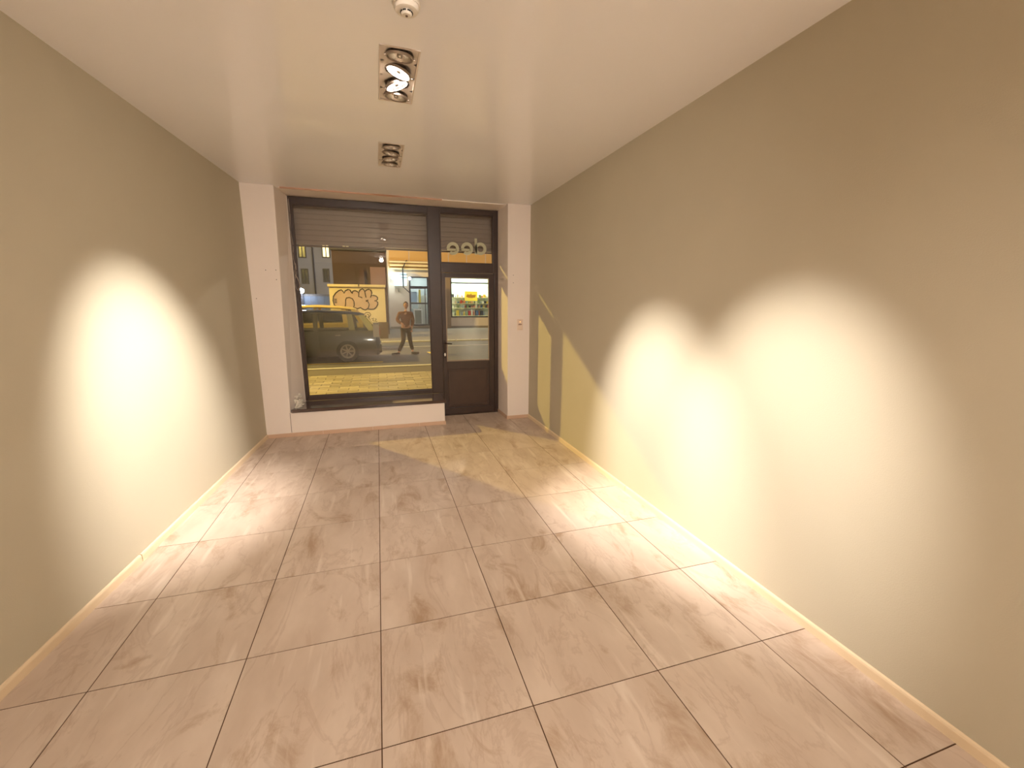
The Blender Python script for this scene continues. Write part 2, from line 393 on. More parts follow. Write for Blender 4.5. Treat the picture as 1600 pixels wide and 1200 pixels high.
# wall switch on the right pier
sw = empty('light_switch', (3.150, YF, 1.345), 'small ivory double switch with pilot lamp on the white pier right of door', 'switch')
obj('plate', bx(-0.042, 0.042, -0.010, 0, -0.075, 0.075, bev=0.004), M_switch, sw)
obj('rocker', bx(-0.028, 0.028, -0.016, -0.009, 0.010, 0.062, bev=0.003), M_switch, sw)
obj('rocker', bx(-0.030, 0.030, -0.015, -0.009, -0.062, -0.006, bev=0.003), M_switch, sw)
o = obj('slot', bx(-0.024, 0.024, -0.0165, -0.015, 0.000, 0.012), M_switchb, sw); o['label'] = 'brown slot under the upper rocker'
bm = bmesh.new(); lathe(bm, [(0, 0), (0.007, 0), (0.006, 0.003), (0, 0.004)], 14, Matrix.Translation((0, -0.016, 0.04)) @ Matrix.Rotation(pi/2, 4, 'X'))
o = obj('pilot_lamp', bm, M_pilot, sw); o['label'] = 'small orange pilot lamp'

# loose cable down the window edge
bm = bmesh.new()
pts = [(0.306, 4.610, 2.88), (0.312, 4.606, 2.70), (0.302, 4.607, 2.50), (0.315, 4.604, 2.32), (0.300, 4.606, 2.20), (0.318, 4.600, 2.10), (0.306, 4.604, 2.0), (0.330, 4.598, 1.93), (0.352, 4.60, 1.86), (0.334, 4.60, 1.79), (0.305, 4.605, 1.82), (0.302, 4.606, 1.92), (0.325, 4.598, 2.0), (0.322, 4.600, 2.12)]
def smoothpts(P, n=6):
    P = [Vector(p) for p in P]; out = []
    for i in range(len(P)-1):
        p0, p1, p2, p3 = P[max(i-1, 0)], P[i], P[i+1], P[min(i+2, len(P)-1)]
        for k in range(n):
            t = k/n; out.append(0.5*((2*p1)+(-p0+p2)*t+(2*p0-5*p1+4*p2-p3)*t*t+(-p0+3*p1-3*p2+p3)*t**3))
    return out + [P[-1]]
tube(bm, smoothpts(pts), 0.0035, 6)
tube(bm, smoothpts([(0.302, 4.612, 2.87), (0.300, 4.610, 2.4), (0.308, 4.611, 2.05), (0.298, 4.610, 1.90), (0.312, 4.606, 1.80), (0.346, 4.600, 1.83), (0.340, 4.598, 1.92), (0.316, 4.602, 1.97)]), 0.003, 6)
tag(obj('loose_cable', bm, M_cable, smooth=True), 'tangled grey cable hanging down the left edge of the shop window', 'cable')

# ---------------------------------------------------------------- ceiling fixtures
def make_fixture():
    root = empty('recessed_spotlight', (0, 0, 0))
    bm = bmesh.new(); a, b = 0.104, 0.309     # trim plate
    for x0, x1, y0, y1 in ((-a, -a+0.009, -b, b), (a-0.009, a, -b, b), (-a, a, -b, -b+0.009), (-a, a, b-0.009, b)): box(bm, x0, x1, y0, y1, -0.004, 0.002)
    obj('trim_frame', bm, M_plate, root)
    bm = bmesh.new(); box(bm, -a+0.004, a-0.004, -b+0.004, b-0.004, 0.085, 0.09)
    for x0, x1, y0, y1 in ((-a+0.003, -a+0.008, -b+.003, b-.003), (a-0.008, a-0.003, -b+.003, b-.003), (-a+.003, a-.003, -b+0.003, -b+0.008), (-a+.003, a-.003, b-0.008, b-0.003)): box(bm, x0, x1, y0, y1, 0.0, 0.085)
    obj('housing', bm, M_plate, root)
    bm = bmesh.new()   # gimbal plate carrying the three heads, with round holes
    n = 32; Rh = 0.073; zc = 0.004
    for c in (-0.231, -0.077, 0.077, 0.231):
        xs = (-a+0.009, a-0.009); y0 = c-0.077; y1 = c+0.077
        if c < -0.1: y0 = -b+0.009
        if c > 0.1: y1 = b-0.009
        inner = []; outer = []
        for k in range(n):
            t = 2*pi*k/n; inner.append(bm.verts.new((Rh*cos(t), c+Rh*sin(t), zc)))
            m_ = max(abs(cos(t))/(0.095), abs(sin(t))/0.077); ex, ey = cos(t)/m_, sin(t)/m_
            ey = ey + c; ey = min(max(ey, y0), y1)
            if abs(sin(t))/0.077 >= abs(cos(t))/0.095: ey = y0 if sin(t) < 0 else y1
            outer.append(bm.verts.new((ex, ey, zc)))
        for k in range(n):
            j = (k+1) % n
            bm.faces.new((inner[k], inner[j], outer[j], outer[k]))
    obj('gimbal_plate', bm, M_plate, root)
    return root
head_cache = {}
def add_head(root, cy, rot, lit, dz=-0.012):
    mt = Matrix.Translation((0, cy, dz)) @ rot @ Matrix.Diagonal((0.82, 0.82, 0.82, 1))
    key = 'h'
    if key not in head_cache:
        bm = bmesh.new()
        lathe(bm, [(0.080, 0.000), (0.0795, 0.004), (0.070, 0.026), (0.050, 0.046), (0.022, 0.056), (0.0, 0.058)], 36)
        me1 = obj('reflector', bm, M_bowl, smooth=True)
        bm = bmesh.new(); lathe(bm, [(0.079, -0.003), (0.086, -0.003), (0.0875, 0.001), (0.0865, 0.012), (0.081, 0.012), (0.079, 0.006)], 40, close=True)
        me2 = obj('rim', bm, M_rim, smooth=True)
        bm = bmesh.new(); lathe(bm, [(0, 0.000), (0.014, 0.001), (0.018, 0.008), (0.018, 0.034), (0.012, 0.056), (0, 0.056)], 20)
        me3 = obj('bulb_cap', bm, M_chrome, smooth=True)
        bm = bmesh.new(); lathe(bm, [(0, 0), (0.006, 0), (0.006, 0.010), (0, 0.010)], 10, Matrix.Translation((0.0865, 0, 0.005)) @ Matrix.Rotation(pi/2, 4, 'Y'))
        me4 = obj('pivot_pin', bm, M_chrome, smooth=True)
        bm = bmesh.new(); lathe(bm, [(0.018, 0.010), (0.066, 0.012), (0.066, 0.014), (0.018, 0.014)], 32, close=True)
        me5 = obj('lamp_face', bm, M_lamp, smooth=True)
        head_cache[key] = [me1.data, me2.data, me3.data, me4.data, me5.data]
        for o in (me1, me2, me3, me4, me5): bpy.data.objects.remove(o)
    D = head_cache[key]
    hd = bpy.data.objects.new('lamp_head', D[1]); C.objects.link(hd); hd.parent = root; hd.matrix_local = mt
    if lit: hd['label'] = 'switched-on lamp head'
    for nm, d in (('reflector', D[0]), ('bulb_cap', D[2]), ('pivot_pin', D[3])) + ((('lamp_face', D[4]),) if lit else ()):
        c = bpy.data.objects.new(nm, d); C.objects.link(c); c.parent = hd
    c = bpy.data.objects.new('pivot_pin', D[3]); C.objects.link(c); c.parent = hd; c.rotation_euler = (0, 0, pi)
def rot_to(v, roll=0):   # head's -z looks along v
    return Vector(v).to_track_quat('-Z', 'Y').to_matrix().to_4x4()
proto = make_fixture()
fixture_meshes = proto
def tilt(ax, ay): return Matrix.Rotation(radians(ax), 4, 'X') @ Matrix.Rotation(radians(ay), 4, 'Y')
Z0 = tilt(0, 0)
heads = {
    1.425: [(0.231, tilt(7, 5), False), (0.077, tilt(5, -20), True), (-0.077, tilt(6, 18), True), (-0.231, tilt(9, 3), False)],
    2.81: [(0.231, tilt(8, 4), False), (0.077, tilt(5, -8), False), (-0.077, tilt(7, 8), False), (-0.231, tilt(10, -4), False)],
    0.02: [(0.231, Z0, False), (0.077, tilt(0, -25), True), (-0.077, Z0, False), (-0.231, Z0, False)],
    -1.38: [(0.231, Z0, False), (0.077, Z0, True), (-0.077, Z0, False), (-0.231, Z0, False)],
    -2.78: [(0.231, tilt(20, 0), True), (0.077, Z0, True), (-0.077, Z0, True), (-0.231, Z0, False)]}  # last two fixtures are unseen and carry the added fill spots
labs = {1.425: 'recessed four-head ceiling spotlight with two heads glowing, next beyond smoke detector', 2.81: 'recessed four-head ceiling spotlight with all heads off, closest to the shop window',
        0.02: 'recessed four-head ceiling spotlight overhead, one lamp aimed at the long wall', -1.38: 'unseen recessed four-head ceiling spotlight directly above the viewer', -2.78: 'unseen recessed four-head ceiling spotlight at the rear of the room'}
first = True
for y, hs in heads.items():
    if first: r = proto; first = False
    else:
        r = base_copy = proto.copy(); C.objects.link(r)
        for ch in [c for c in proto.children if not c.name.startswith('lamp_head')]:
            c = ch.copy(); C.objects.link(c); c.parent = r
    r.location = (1.455, y, H); tag(r, labs[y], 'ceiling light', 'recessed ceiling spotlights')
    for cy, rt, lit in hs: add_head(r, cy, rt, lit)

# smoke detector
sd = empty('smoke_detector', (1.463, 0.775, H), 'round white smoke detector on the ceiling at top of picture', 'smoke detector')
bm = bmesh.new(); lathe(bm, [(0, 0), (0.060, 0), (0.061, -0.006), (0.058, -0.014), (0, -0.014)], 40); obj('base', bm, M_white, sd, smooth=True)
bm = bmesh.new(); lathe(bm, [(0, -0.014), (0.054, -0.014), (0.055, -0.022), (0.048, -0.032), (0.040, -0.034), (0, -0.034)], 40); obj('body', bm, M_white, sd, smooth=True)
for k in range(8):
    a0 = 2*pi*k/8 + 0.06; bm = bmesh.new(); pts = []
    for q in range(5):
        a = a0 + q*0.15; pts.append((0.025*cos(a), 0.025*sin(a), -0.039))
    tube(bm, pts, 0.003, 6); obj('vent_slot', bm, M_dark, sd)
bm = bmesh.new(); lathe(bm, [(0.024, -0.034), (0.024, -0.043), (0.018, -0.049), (0, -0.050)], 32); obj('sensor_cap', bm, M_white, sd, smooth=True)
bm = bmesh.new(); lathe(bm, [(0, -0.048), (0.006, -0.048), (0.005, -0.053), (0, -0.054)], 12); obj('test_button', bm, M_gap, sd)

# ---------------------------------------------------------------- outside: roller shutter
sh = empty('roller_shutter', (0, 4.85, 0), 'half-lowered grey slatted roller shutter hanging outside the shop window', 'shutter')
z = 2.378; k = 0
while z < 3.0:
    bm = bmesh.new(); prism(bm, [(-0.004, z), (0.004, z), (0.006, z+0.010), (0.006, z+0.049), (0.001, z+0.055), (0.001, z+0.0655), (-0.001, z+0.0655), (-0.001, z+0.055), (-0.006, z+0.049), (-0.006, z+0.010)], 0.20, 3.05, 'x')
    obj('slat', bm, M_shut, sh); z += 0.066
obj('bottom_bar', bx(0.20, 3.05, -0.010, 0.010, 2.352, 2.374, bev=0.002), mat('shutter_bottom_bar', (110, 92, 84), 0.5), sh)
for x0 in (0.17, 3.04): obj('guide_rail', bx(x0, x0+0.035, -0.025, 0.025, -0.14, 3.02), M_frame2, sh)
obj('shutter_box', bx(0.17, 3.075, -0.04, 0.22, 3.0, 3.30, bev=0.01), M_frame2, sh)

# own facade outside, to close the building
M_fac = mat('grey_render_outside', (150, 140, 126), 0.85, var=0.08, scale=2)
ow = struct(obj('outer_facade', bx(-6.0, 0.0, 4.81, 5.0, -0.15, 6.5), M_fac))
obj('facade_bay', bx(3.2, 12.0, 4.81, 5.0, -0.15, 6.5), M_fac, ow)
obj('facade_bay', bx(0.0, 3.2, 4.81, 5.0, 3.31, 6.5), M_fac, ow)
obj('entrance_step', bx(0.0, 3.2, 4.73, 5.0, -0.15, -0.02), M_fac, ow)

# ---------------------------------------------------------------- outside: street
GZ = -0.15
M_pave = mat('concrete_sidewalk', (128, 118, 104), 0.85, var=0.15, scale=3, bump=0.3, bscale=40)
M_paver = mat('paving_brick', (172, 156, 122), 0.8, var=0.22, scale=9, bump=0.3, bscale=50)
nt = M_paver.node_tree; oi = nt.nodes.new('ShaderNodeObjectInfo'); hs = nt.nodes.new('ShaderNodeHueSaturation'); mr = nt.nodes.new('ShaderNodeMapRange')
mr.inputs['To Min'].default_value = 0.72; mr.inputs['To Max'].default_value = 1.2; nt.links.new(oi.outputs['Random'], mr.inputs['Value']); nt.links.new(mr.outputs[0], hs.inputs['Value'])
pb = nt.nodes['Principled BSDF']; nt.links.new(pb.inputs['Base Color'].links[0].from_socket, hs.inputs['Color']); nt.links.new(hs.outputs[0], pb.inputs['Base Color'])
M_kerb = mat('light_kerb_stone', (214, 204, 180), 0.7, var=0.08)
M_asph = mat('asphalt', (96, 90, 84), 0.7, var=0.2, scale=2.5, bump=0.25, bscale=60)
M_yline = mat('yellow_road_strip', (226, 196, 60), 0.6, var=0.08)
M_wline = mat('worn_white_road_paint', (200, 190, 172), 0.7, var=0.1)
sw_ = struct(obj('sidewalk', bx(-30, 40, 4.81, 10.9, GZ-0.3, GZ-0.012), M_pave))
struct(obj('road', bx(-60, 60, 10.9, 18.66, GZ-0.3, GZ-0.006), M_asph))
struct(obj('far_sidewalk', bx(-60, 60, 18.66, 60, GZ-0.3, GZ-0.001), M_pave))
pv = None; n = 0
for r in range(17):
    yy = 6.4 + r*0.2
    for c_ in range(17):
        xx = -2.0 + c_*0.4 + (0.2 if r % 2 else 0)
        if n >= 290: continue
        n += 1
        if pv is None: pv = obj('paving_brick', bx(0.008, 0.392, 0.008, 0.192, -0.02, 0.0, bev=0.0), M_paver, sw_, loc=(xx, yy, GZ)); q = pv
        else:
            q = pv.copy(); C.objects.link(q); q.location = (xx, yy, GZ)
        q.location.z = GZ + random.uniform(-0.003, 0.002)
obj('joint_strip', bx(-30, 40, 9.82, 10.86, GZ-0.02, GZ-0.008), mat('asphalt_strip', (110, 98, 76), 0.85, var=0.15), sw_)
kb = struct(empty('kerb', (0, 0, GZ)))
for k in range(-9, 16): obj('kerb_stone', bx(k*1.0+0.004, k*1.0+0.996, 10.90, 11.05, -0.12, 0.012, bev=0.006), M_kerb, kb)
obj('road_strip', bx(-30, 1.34, 12.0, 12.09, GZ-0.006, GZ+0.002), M_yline); struct(bpy.data.objects['road_strip'])  # thin yellow strip along the road past the dark car
struct(obj('road_strip', pr([(2.93, 14.35), (3.15, 14.35), (3.38, 12.85), (3.16, 12.85)], GZ-0.006, GZ+0.002), M_yline))  # small yellow painted road mark
fk = struct(empty('far_kerb', (0, 0, GZ)))
for k in range(-6, 16): obj('kerb_stone', bx(k*1.2+0.03, k*1.2+1.17, 18.62, 18.80, -0.02, 0.055, bev=0.008), M_kerb, fk)
struct(obj('road_strip', bx(-30, 40, 16.4, 16.52, GZ-0.006, GZ+0.001), M_wline))

# ---------------------------------------------------------------- cars
M_black = mat('black_car_paint', (13, 11, 10), 0.34, coat=0.8, coat_r=0.08, spec=0.6)
M_yell = mat('pale_yellow_car_paint', (222, 190, 104), 0.35, coat=0.6, coat_r=0.1)
M_tint = glass_mat('tinted_car_glass', (0.95, 0.95, 0.9), 0.04)
M_rub = mat('tyre_rubber', (24, 22, 21), 0.8)
M_alloy = mat('alloy_wheel', (120, 114, 110), 0.35, metal=0.7)
M_red = mat('red_tail_lens', (150, 40, 30), 0.2, coat=0.8)
M_sil = mat('silver_trim', (120, 112, 108), 0.4, metal=0.9)
def make_car(name, paint, loc, label):
    root = empty(name, loc, label, 'car')
    W = 0.88
    # lower body: cross-sections along x (0 = rear)
    secs = [(0.0, .30, .62, .70), (-.03, .20, .74, .80), (-.12, .17, .90, .88), (-.28, .17, .97, .88), (-.9, .17, .985, .88), (-2.2, .17, .97, .88), (-3.2, .17, .95, .88), (-3.75, .18, .90, .86), (-4.15, .20, .80, .82), (-4.30, .28, .66, .72)]
    bm = bmesh.new(); rings = []
    for x, zb, zt, wd in secs:
        h = zt-zb; ring = [(-wd*.93, zb), (-wd, zb+h*.25), (-wd, zb+h*.62), (-wd*.93, zt-0.03), (-wd*.86, zt), (0, zt+0.02), (wd*.86, zt), (wd*.93, zt-.03), (wd, zb+h*.62), (wd, zb+h*.25), (wd*.93, zb)]
        rings.append([bm.verts.new((x, a, b)) for a, b in ring])
    for a, b in zip(rings, rings[1:]):
        for k in range(11): bm.faces.new((a[k], a[(k+1) % 11], b[(k+1) % 11], b[k]))
    bm.faces.new(rings[0]); bm.faces.new(rings[-1][::-1])
    o = obj('body', bm, paint, root, smooth=True)
    # greenhouse: roof panel and pillars
    bm = bmesh.new(); rings = []
    for x, z_, wd in ((-.44, 1.395, .60), (-.58, 1.44, .64), (-1.0, 1.485, .66), (-1.8, 1.52, .67), (-2.5, 1.50, .66), (-2.85, 1.44, .62)):
        ring = [(-wd, z_-.05), (-wd*1.01, z_-.02), (-wd*.9, z_+.025), (0, z_+.045), (wd*.9, z_+.025), (wd*1.01, z_-.02), (wd, z_-.05)]
        rings.append([bm.verts.new((x, a, b)) for a, b in ring])
    for a, b in zip(rings, rings[1:]):
        for k in range(7): bm.faces.new((a[k], a[(k+1) % 7], b[(k+1) % 7], b[k]))
    bm.faces.new(rings[0]); bm.faces.new(rings[-1][::-1])
    obj('roof', bm, paint, root, smooth=True)
    for s in (-1, 1):
        def pane(poly, m, nm, th=0.02):
            bm = bmesh.new(); V = []
            for t in (0, th):
                V.append([bm.verts.new((x, s*(0.80 - (z_-.96)*0.30 - t), z_)) for x, z_ in poly])
            n = len(poly); bm.faces.new(V[0]); bm.faces.new(V[1][::-1])
            for i in range(n): bm.faces.new((V[0][i], V[0][(i+1) % n], V[1][(i+1) % n], V[1][i]))
            return obj(nm, bm, m, root)
        pane([(-.10, .93), (-.34, .95), (-.62, 1.42), (-.46, 1.42)], paint, 'rear_pillar', .05)
        pane([(-.34, .95), (-.72, .95), (-.80, 1.42), (-.62, 1.42)], M_tint, 'quarter_window', .008)
        pane([(-.72, .95), (-.90, .95), (-.95, 1.44), (-.80, 1.44)], paint, 'door_pillar', .05)
        pane([(-.90, .95), (-1.78, .95), (-1.78, 1.46), (-.95, 1.46)], M_tint, 'door_window', .008)
        pane([(-1.78, .95), (-1.90, .95), (-1.90, 1.47), (-1.78, 1.47)], paint, 'door_pillar', .05)
        pane([(-1.90, .95), (-3.05, .95), (-2.62, 1.45), (-1.90, 1.46)], M_tint, 'door_window', .008)
        pane([(-3.05, .95), (-3.18, .95), (-2.78, 1.43), (-2.62, 1.45)], paint, 'front_pillar', .05)
        # lamp cluster
        bm = bmesh.new(); y0 = s*.70; y1 = s*.86
        prism(bm, [(min(y0, y1), .74), (max(y0, y1), .74), (max(y0, y1)-(.04 if s > 0 else 0), 1.12), (min(y0, y1)+(.04 if s < 0 else 0), 1.12)], -.20, -.02, 'x')
        o = obj('tail_lamp', bm, M_sil, root)
        bm = bmesh.new(); box(bm, -.012, .004, min(y0, y1)+.02, max(y0, y1)-.02, .80, .98, .003); obj('lens', bm, M_red, o)
        for x in (-1.22, -2.25):
            obj('door_handle', bx(x-.08, x+.08, s*.885-.012, s*.885+.012, .80, .825, bev=.004), M_sil, root)
        for x in (-.97, -3.50):
            bm = bmesh.new(); mt = Matrix.Translation((x, s*.80, .325)) @ Matrix.Rotation(-s*pi/2, 4, 'X')
            lathe(bm, [(.20, -.10), (.31, -.10), (.325, -.06), (.325, .06), (.31, .095), (.22, .10), (.20, .08)], 32, mt, close=True)
            wh = obj('wheel', bm, M_rub, root, smooth=True)
            bm = bmesh.new(); lathe(bm, [(.17, .095), (.215, .10), (.225, .085), (.17, .08)], 32, mt, close=True); lathe(bm, [(0, .06), (.05, .06), (.05, .095), (0, .10)], 16, mt)
            for q in range(7):
                a = 2*pi*q/7; vs = []
                b2 = bmesh.new(); box(b2, .03, .20, -.018, .018, .07, .092); b2.transform(mt @ Matrix.Rotation(a, 4, 'Z')); me = bpy.data.meshes.new('t'); b2.to_mesh(me); b2.free(); bm.from_mesh(me); bpy.data.meshes.remove(me)
            obj('rim', bm, M_alloy, wh)
    bm = bmesh.new(); V = [bm.verts.new(p) for p in ((-.06, -.70, .95), (-.06, .70, .95), (-.44, .58, 1.40), (-.44, -.58, 1.40), (-.08, -.70, .94), (-.08, .70, .94), (-.46, .58, 1.39), (-.46, -.58, 1.39))]
    for f in ((0, 1, 2, 3), (7, 6, 5, 4), (0, 4, 5, 1), (1, 5, 6, 2), (2, 6, 7, 3), (3, 7, 4, 0)): bm.faces.new([V[i] for i in f])
    obj('rear_window', bm, M_tint, root)
    bm = bmesh.new(); V = [bm.verts.new(p) for p in ((-3.30, -.72, .95), (-3.30, .72, .95), (-2.80, .60, 1.43), (-2.80, -.60, 1.43), (-3.28, -.72, .94), (-3.28, .72, .94), (-2.78, .60, 1.42), (-2.78, -.60, 1.42))]
    for f in ((0, 1, 2, 3), (7, 6, 5, 4), (0, 4, 5, 1), (1, 5, 6, 2), (2, 6, 7, 3), (3, 7, 4, 0)): bm.faces.new([V[i] for i in f])
    obj('windscreen', bm, M_tint, root)
    obj('bumper', bx(-.20, .035, -.80, .80, .24, .52, bev=.05), paint, root)
    return root
make_car('car', M_black, (1.30, 13.18, GZ), 'dark car parked at the near kerb, seen through the shop window')
c2 = make_car('car', M_yell, (0.92, 16.3, GZ), 'pale yellow car mostly hidden behind the dark car, roof showing above it')
c2.scale = (1, 1, 1.09)

# ---------------------------------------------------------------- person crossing the road
M_jack = mat('brown_jacket', (120, 78, 48), 0.9, var=0.15, scale=8)
M_trou = mat('dark_trousers', (74, 56, 44), 0.9, var=0.1)
M_skin = mat('skin', (190, 140, 112), 0.6)
M_hair = mat('dark_hair', (70, 44, 28), 0.8)
M_shoe = mat('dark_shoe', (46, 36, 30), 0.6)
def skinned(name, verts, edges, m, parent, lv=2):
    me = bpy.data.meshes.new(name); me.from_pydata([v[:3] for v in verts], edges, []); o = bpy.data.objects.new(name, me); C.objects.link(o)
    me.materials.append(m); o.parent = parent
    o.modifiers.new('skin', 'SKIN'); sv = me.skin_vertices[0].data
    for i, v in enumerate(verts): sv[i].radius = (v[3], v[3] if len(v) < 5 else v[4])
    sv[0].use_root = True
    sb = o.modifiers.new('sub', 'SUBSURF'); sb.levels = lv; sb.render_levels = lv
    for p in me.polygons: p.use_smooth = True
    return o
pe = empty('person', (2.17, 13.7, GZ), 'person in brown jacket striding across the road beyond the shop window', 'person')
V = [(0, 0, .95, .12, .10), (0, -.01, 1.15, .12, .09), (0.01, 0, 1.36, .15, .09), (0.02, 0, 1.50, .05), (0.03, 0, 1.58, .05),
     (-.18, 0, 1.42, .06), (-.27, -.05, 1.20, .045), (-.13, -.20, 1.08, .035), (-.08, -.24, 1.06, .03),
     (.20, 0, 1.42, .06), (.25, .08, 1.16, .045), (.20, -.02, .94, .035), (.19, -.05, .88, .03),
     (-.09, 0, .88, .085), (-.10, -.10, .50, .06), (-.27, .02, .10, .04), (-.28, .0, .05, .04),
     (.09, 0, .88, .085), (.13, .04, .50, .06), (.21, .20, .12, .04), (.22, .18, .05, .04)]
E_ = [(0, 1), (1, 2), (2, 3), (3, 4), (2, 5), (5, 6), (6, 7), (7, 8), (2, 9), (9, 10), (10, 11), (11, 12), (0, 13), (13, 14), (14, 15), (15, 16), (0, 17), (17, 18), (18, 19), (19, 20)]
bd = skinned('body', V, E_, M_skin, pe)
for hx, hy, hz, dx in ((-.07, -.25, 1.05, 1), (.185, -.06, .86, -1)):      # five fingers per hand
    for q in range(5):
        a = (q-2)*.014; L_ = (.05, .07, .078, .07, .055)[q]
        skinned('finger', [(hx+a, hy, hz, .012), (hx+a, hy-.02, hz-L_*.6, .008), (hx+a+.005*dx, hy-.01, hz-L_, .007)], [(0, 1), (1, 2)], M_skin, bd, 1)
bm = bmesh.new(); bmesh.ops.create_uvsphere(bm, u_segments=24, v_segments=18, radius=1, matrix=Matrix.Translation((.035, -.01, 1.70)) @ Matrix.Diagonal((.078, .095, .118, 1)))
for v in bm.verts:
    if v.co.z < 1.66: v.co.x = .035 + (v.co.x-.035)*.86
hd = obj('head', bm, M_skin, pe, smooth=True)
bm = bmesh.new()
bmesh.ops.create_cone(bm, segments=8, radius1=.016, radius2=.005, depth=.05, cap_ends=True, matrix=Matrix.Translation((.035, -.11, 1.69)) @ Matrix.Rotation(radians(70), 4, 'X'))
obj('nose', bm, M_skin, hd, smooth=True)
for s in (-1, 1):
    bm = bmesh.new(); bmesh.ops.create_uvsphere(bm, u_segments=10, v_segments=8, radius=.012, matrix=Matrix.Translation((.035+s*.032, -.092, 1.715))); obj('eye', bm, M_dark, hd)
    bm = bmesh.new(); bmesh.ops.create_uvsphere(bm, u_segments=10, v_segments=8, radius=.025, matrix=Matrix.Translation((.035+s*.078, 0, 1.70)) @ Matrix.Diagonal((.4, .7, 1.2, 1))); obj('ear', bm, M_skin, hd)
obj('mouth', bx(.012, .058, -.100, -.090, 1.642, 1.650), M_red, hd)
bm = bmesh.new(); bmesh.ops.create_uvsphere(bm, u_segments=24, v_segments=18, radius=1, matrix=Matrix.Translation((.035, .012, 1.722)) @ Matrix.Diagonal((.088, .100, .118, 1)))
bmesh.ops.delete(bm, geom=[f for f in bm.faces if f.calc_center_median().y < -.03 and f.calc_center_median().z < 1.77 or f.calc_center_median().z < 1.66], context='FACES')
obj('hair', bm, M_hair, pe, smooth=True)
skinned('jacket', [(0, 0, .90, .16, .13), (0, -.01, 1.15, .155, .115), (0.01, 0, 1.37, .175, .11), (0.02, 0, 1.50, .07), (-.19, 0, 1.42, .085), (-.28, -.05, 1.20, .07), (-.15, -.18, 1.09, .055), (.21, 0, 1.42, .085), (.26, .08, 1.16, .07), (.21, 0, .97, .055)],
        [(0, 1), (1, 2), (2, 3), (2, 4), (4, 5), (5, 6), (2, 7), (7, 8), (8, 9)], M_jack, pe)
skinned('trousers', [(0, 0, .93, .14, .12), (-.09, 0, .86, .105), (-.10, -.10, .50, .08), (-.27, .02, .12, .062), (.09, 0, .86, .105), (.13, .04, .50, .08), (.21, .20, .14, .062)],
        [(0, 1), (1, 2), (2, 3), (0, 4), (4, 5), (5, 6)], M_trou, pe)
for x, y, rz in ((-.33, -.04, 1.1), (.26, .14, -.9)):
    bm = bmesh.new(); box(bm, -.048, .048, -.19, .09, 0.0, .085, .025); bm.transform(Matrix.Translation((x, y, 0)) @ Matrix.Rotation(-rz, 4, 'Z')); obj('shoe', bm, M_shoe, pe, smooth=True)

# ---------------------------------------------------------------- wall with graffiti
M_gw = mat('cream_painted_wall', (222, 204, 172), 0.85, var=0.12, scale=1.6)
M_ink = mat('black_spray_paint', (44, 28, 20), 0.7)
M_fill = mat('mauve_spray_fill', (196, 166, 150), 0.8, var=0.18, scale=2)
gw = empty('boundary_wall', (0, 21, GZ), 'low cream wall with bubble-letter graffiti across the road', 'wall')
G0 = -GZ
def gpart(nm, bm, m, par=None):
    o = obj(nm, bm, m); o.parent = par or gw
    if par is None: o.location = (0, -21, G0)
    return o
gpart('wall_panel', bx(-0.92, 1.66, 21.0, 21.3, GZ, 2.44), M_gw)
for x0, x1 in ((-0.98, 0.42), (0.47, 1.70)): gpart('coping', bx(x0, x1, 20.94, 21.36, 2.40, 2.52, bev=.01), M_gw)
gpart('dark_block', bx(1.28, 1.72, 20.9, 20.999, GZ, 0.68), mat('dark_olive_block', (92, 72, 40), 0.85))  # dark olive block before the lower right end of the wall
G = {'outline': [(-0.554, 1.422), (-0.729, 1.517), (-0.777, 1.727), (-0.744, 1.937), (-0.634, 2.09), (-0.5, 2.205), (-0.37, 2.255), (-0.302, 2.189), (-0.254, 2.094), (-0.191, 2.209), (-0.059, 2.278), (0.031, 2.25), (0.087, 2.136), (0.111, 2.079), (0.155, 2.194), (0.25, 2.224), (0.358, 2.187), (0.427, 2.101), (0.451, 2.198), (0.512, 2.276), (0.607, 2.316), (0.678, 2.259), (0.71, 2.163), (0.771, 2.25), (0.887, 2.3), (0.997, 2.253), (1.037, 2.127), (1.001, 1.991), (1.115, 2.002), (1.227, 1.973), (1.299, 1.896), (1.284, 1.798), (1.214, 1.738), (1.296, 1.66), (1.291, 1.562), (1.216, 1.424), (1.096, 1.325), (0.962, 1.315), (0.849, 1.325), (0.793, 1.345), (0.677, 1.286), (0.566, 1.325), (0.458, 1.403), (0.324, 1.345), (0.198, 1.403), (0.117, 1.306), (-0.015, 1.267), (-0.233, 1.306), (-0.262, 1.422), (-0.554, 1.422)],
     'in': [[(-0.253, 1.422), (-0.215, 1.576), (-0.203, 1.769), (-0.16, 1.865), (-0.029, 1.895), (0.114, 1.829), (0.179, 1.694), (0.177, 1.52), (0.142, 1.403)],
            [(0.427, 2.101), (0.407, 1.928), (0.49, 1.919), (0.58, 1.871)], [(0.71, 2.163), (0.73, 2.027), (0.75, 1.892)], [(1.001, 1.991), (0.957, 1.893)],
            [(0.722, 1.726), (0.856, 1.775)], [(0.74, 1.716), (0.833, 1.697), (0.882, 1.56), (0.835, 1.403), (0.754, 1.315)], [(1.214, 1.738), (1.138, 1.738)],
            [(-.72, 1.80), (-.60, 1.80)], [(-.73, 1.72), (-.60, 1.72)], [(-.72, 1.64), (-.60, 1.64)]],
     'tag': [[(0.647, 1.109), (0.726, 1.168), (0.877, 1.147), (0.928, 1.048), (0.845, 0.93), (0.695, 0.951), (0.625, 1.05), (0.647, 1.109)], [(0.74, 1.069), (0.833, 1.049), (0.824, 0.891), (0.894, 0.791)],
             [(0.955, 0.85), (1.053, 0.889), (1.008, 0.77), (1.082, 0.73)], [(1.108, 0.849), (1.185, 0.848), (1.12, 0.729), (1.215, 0.708)]]}
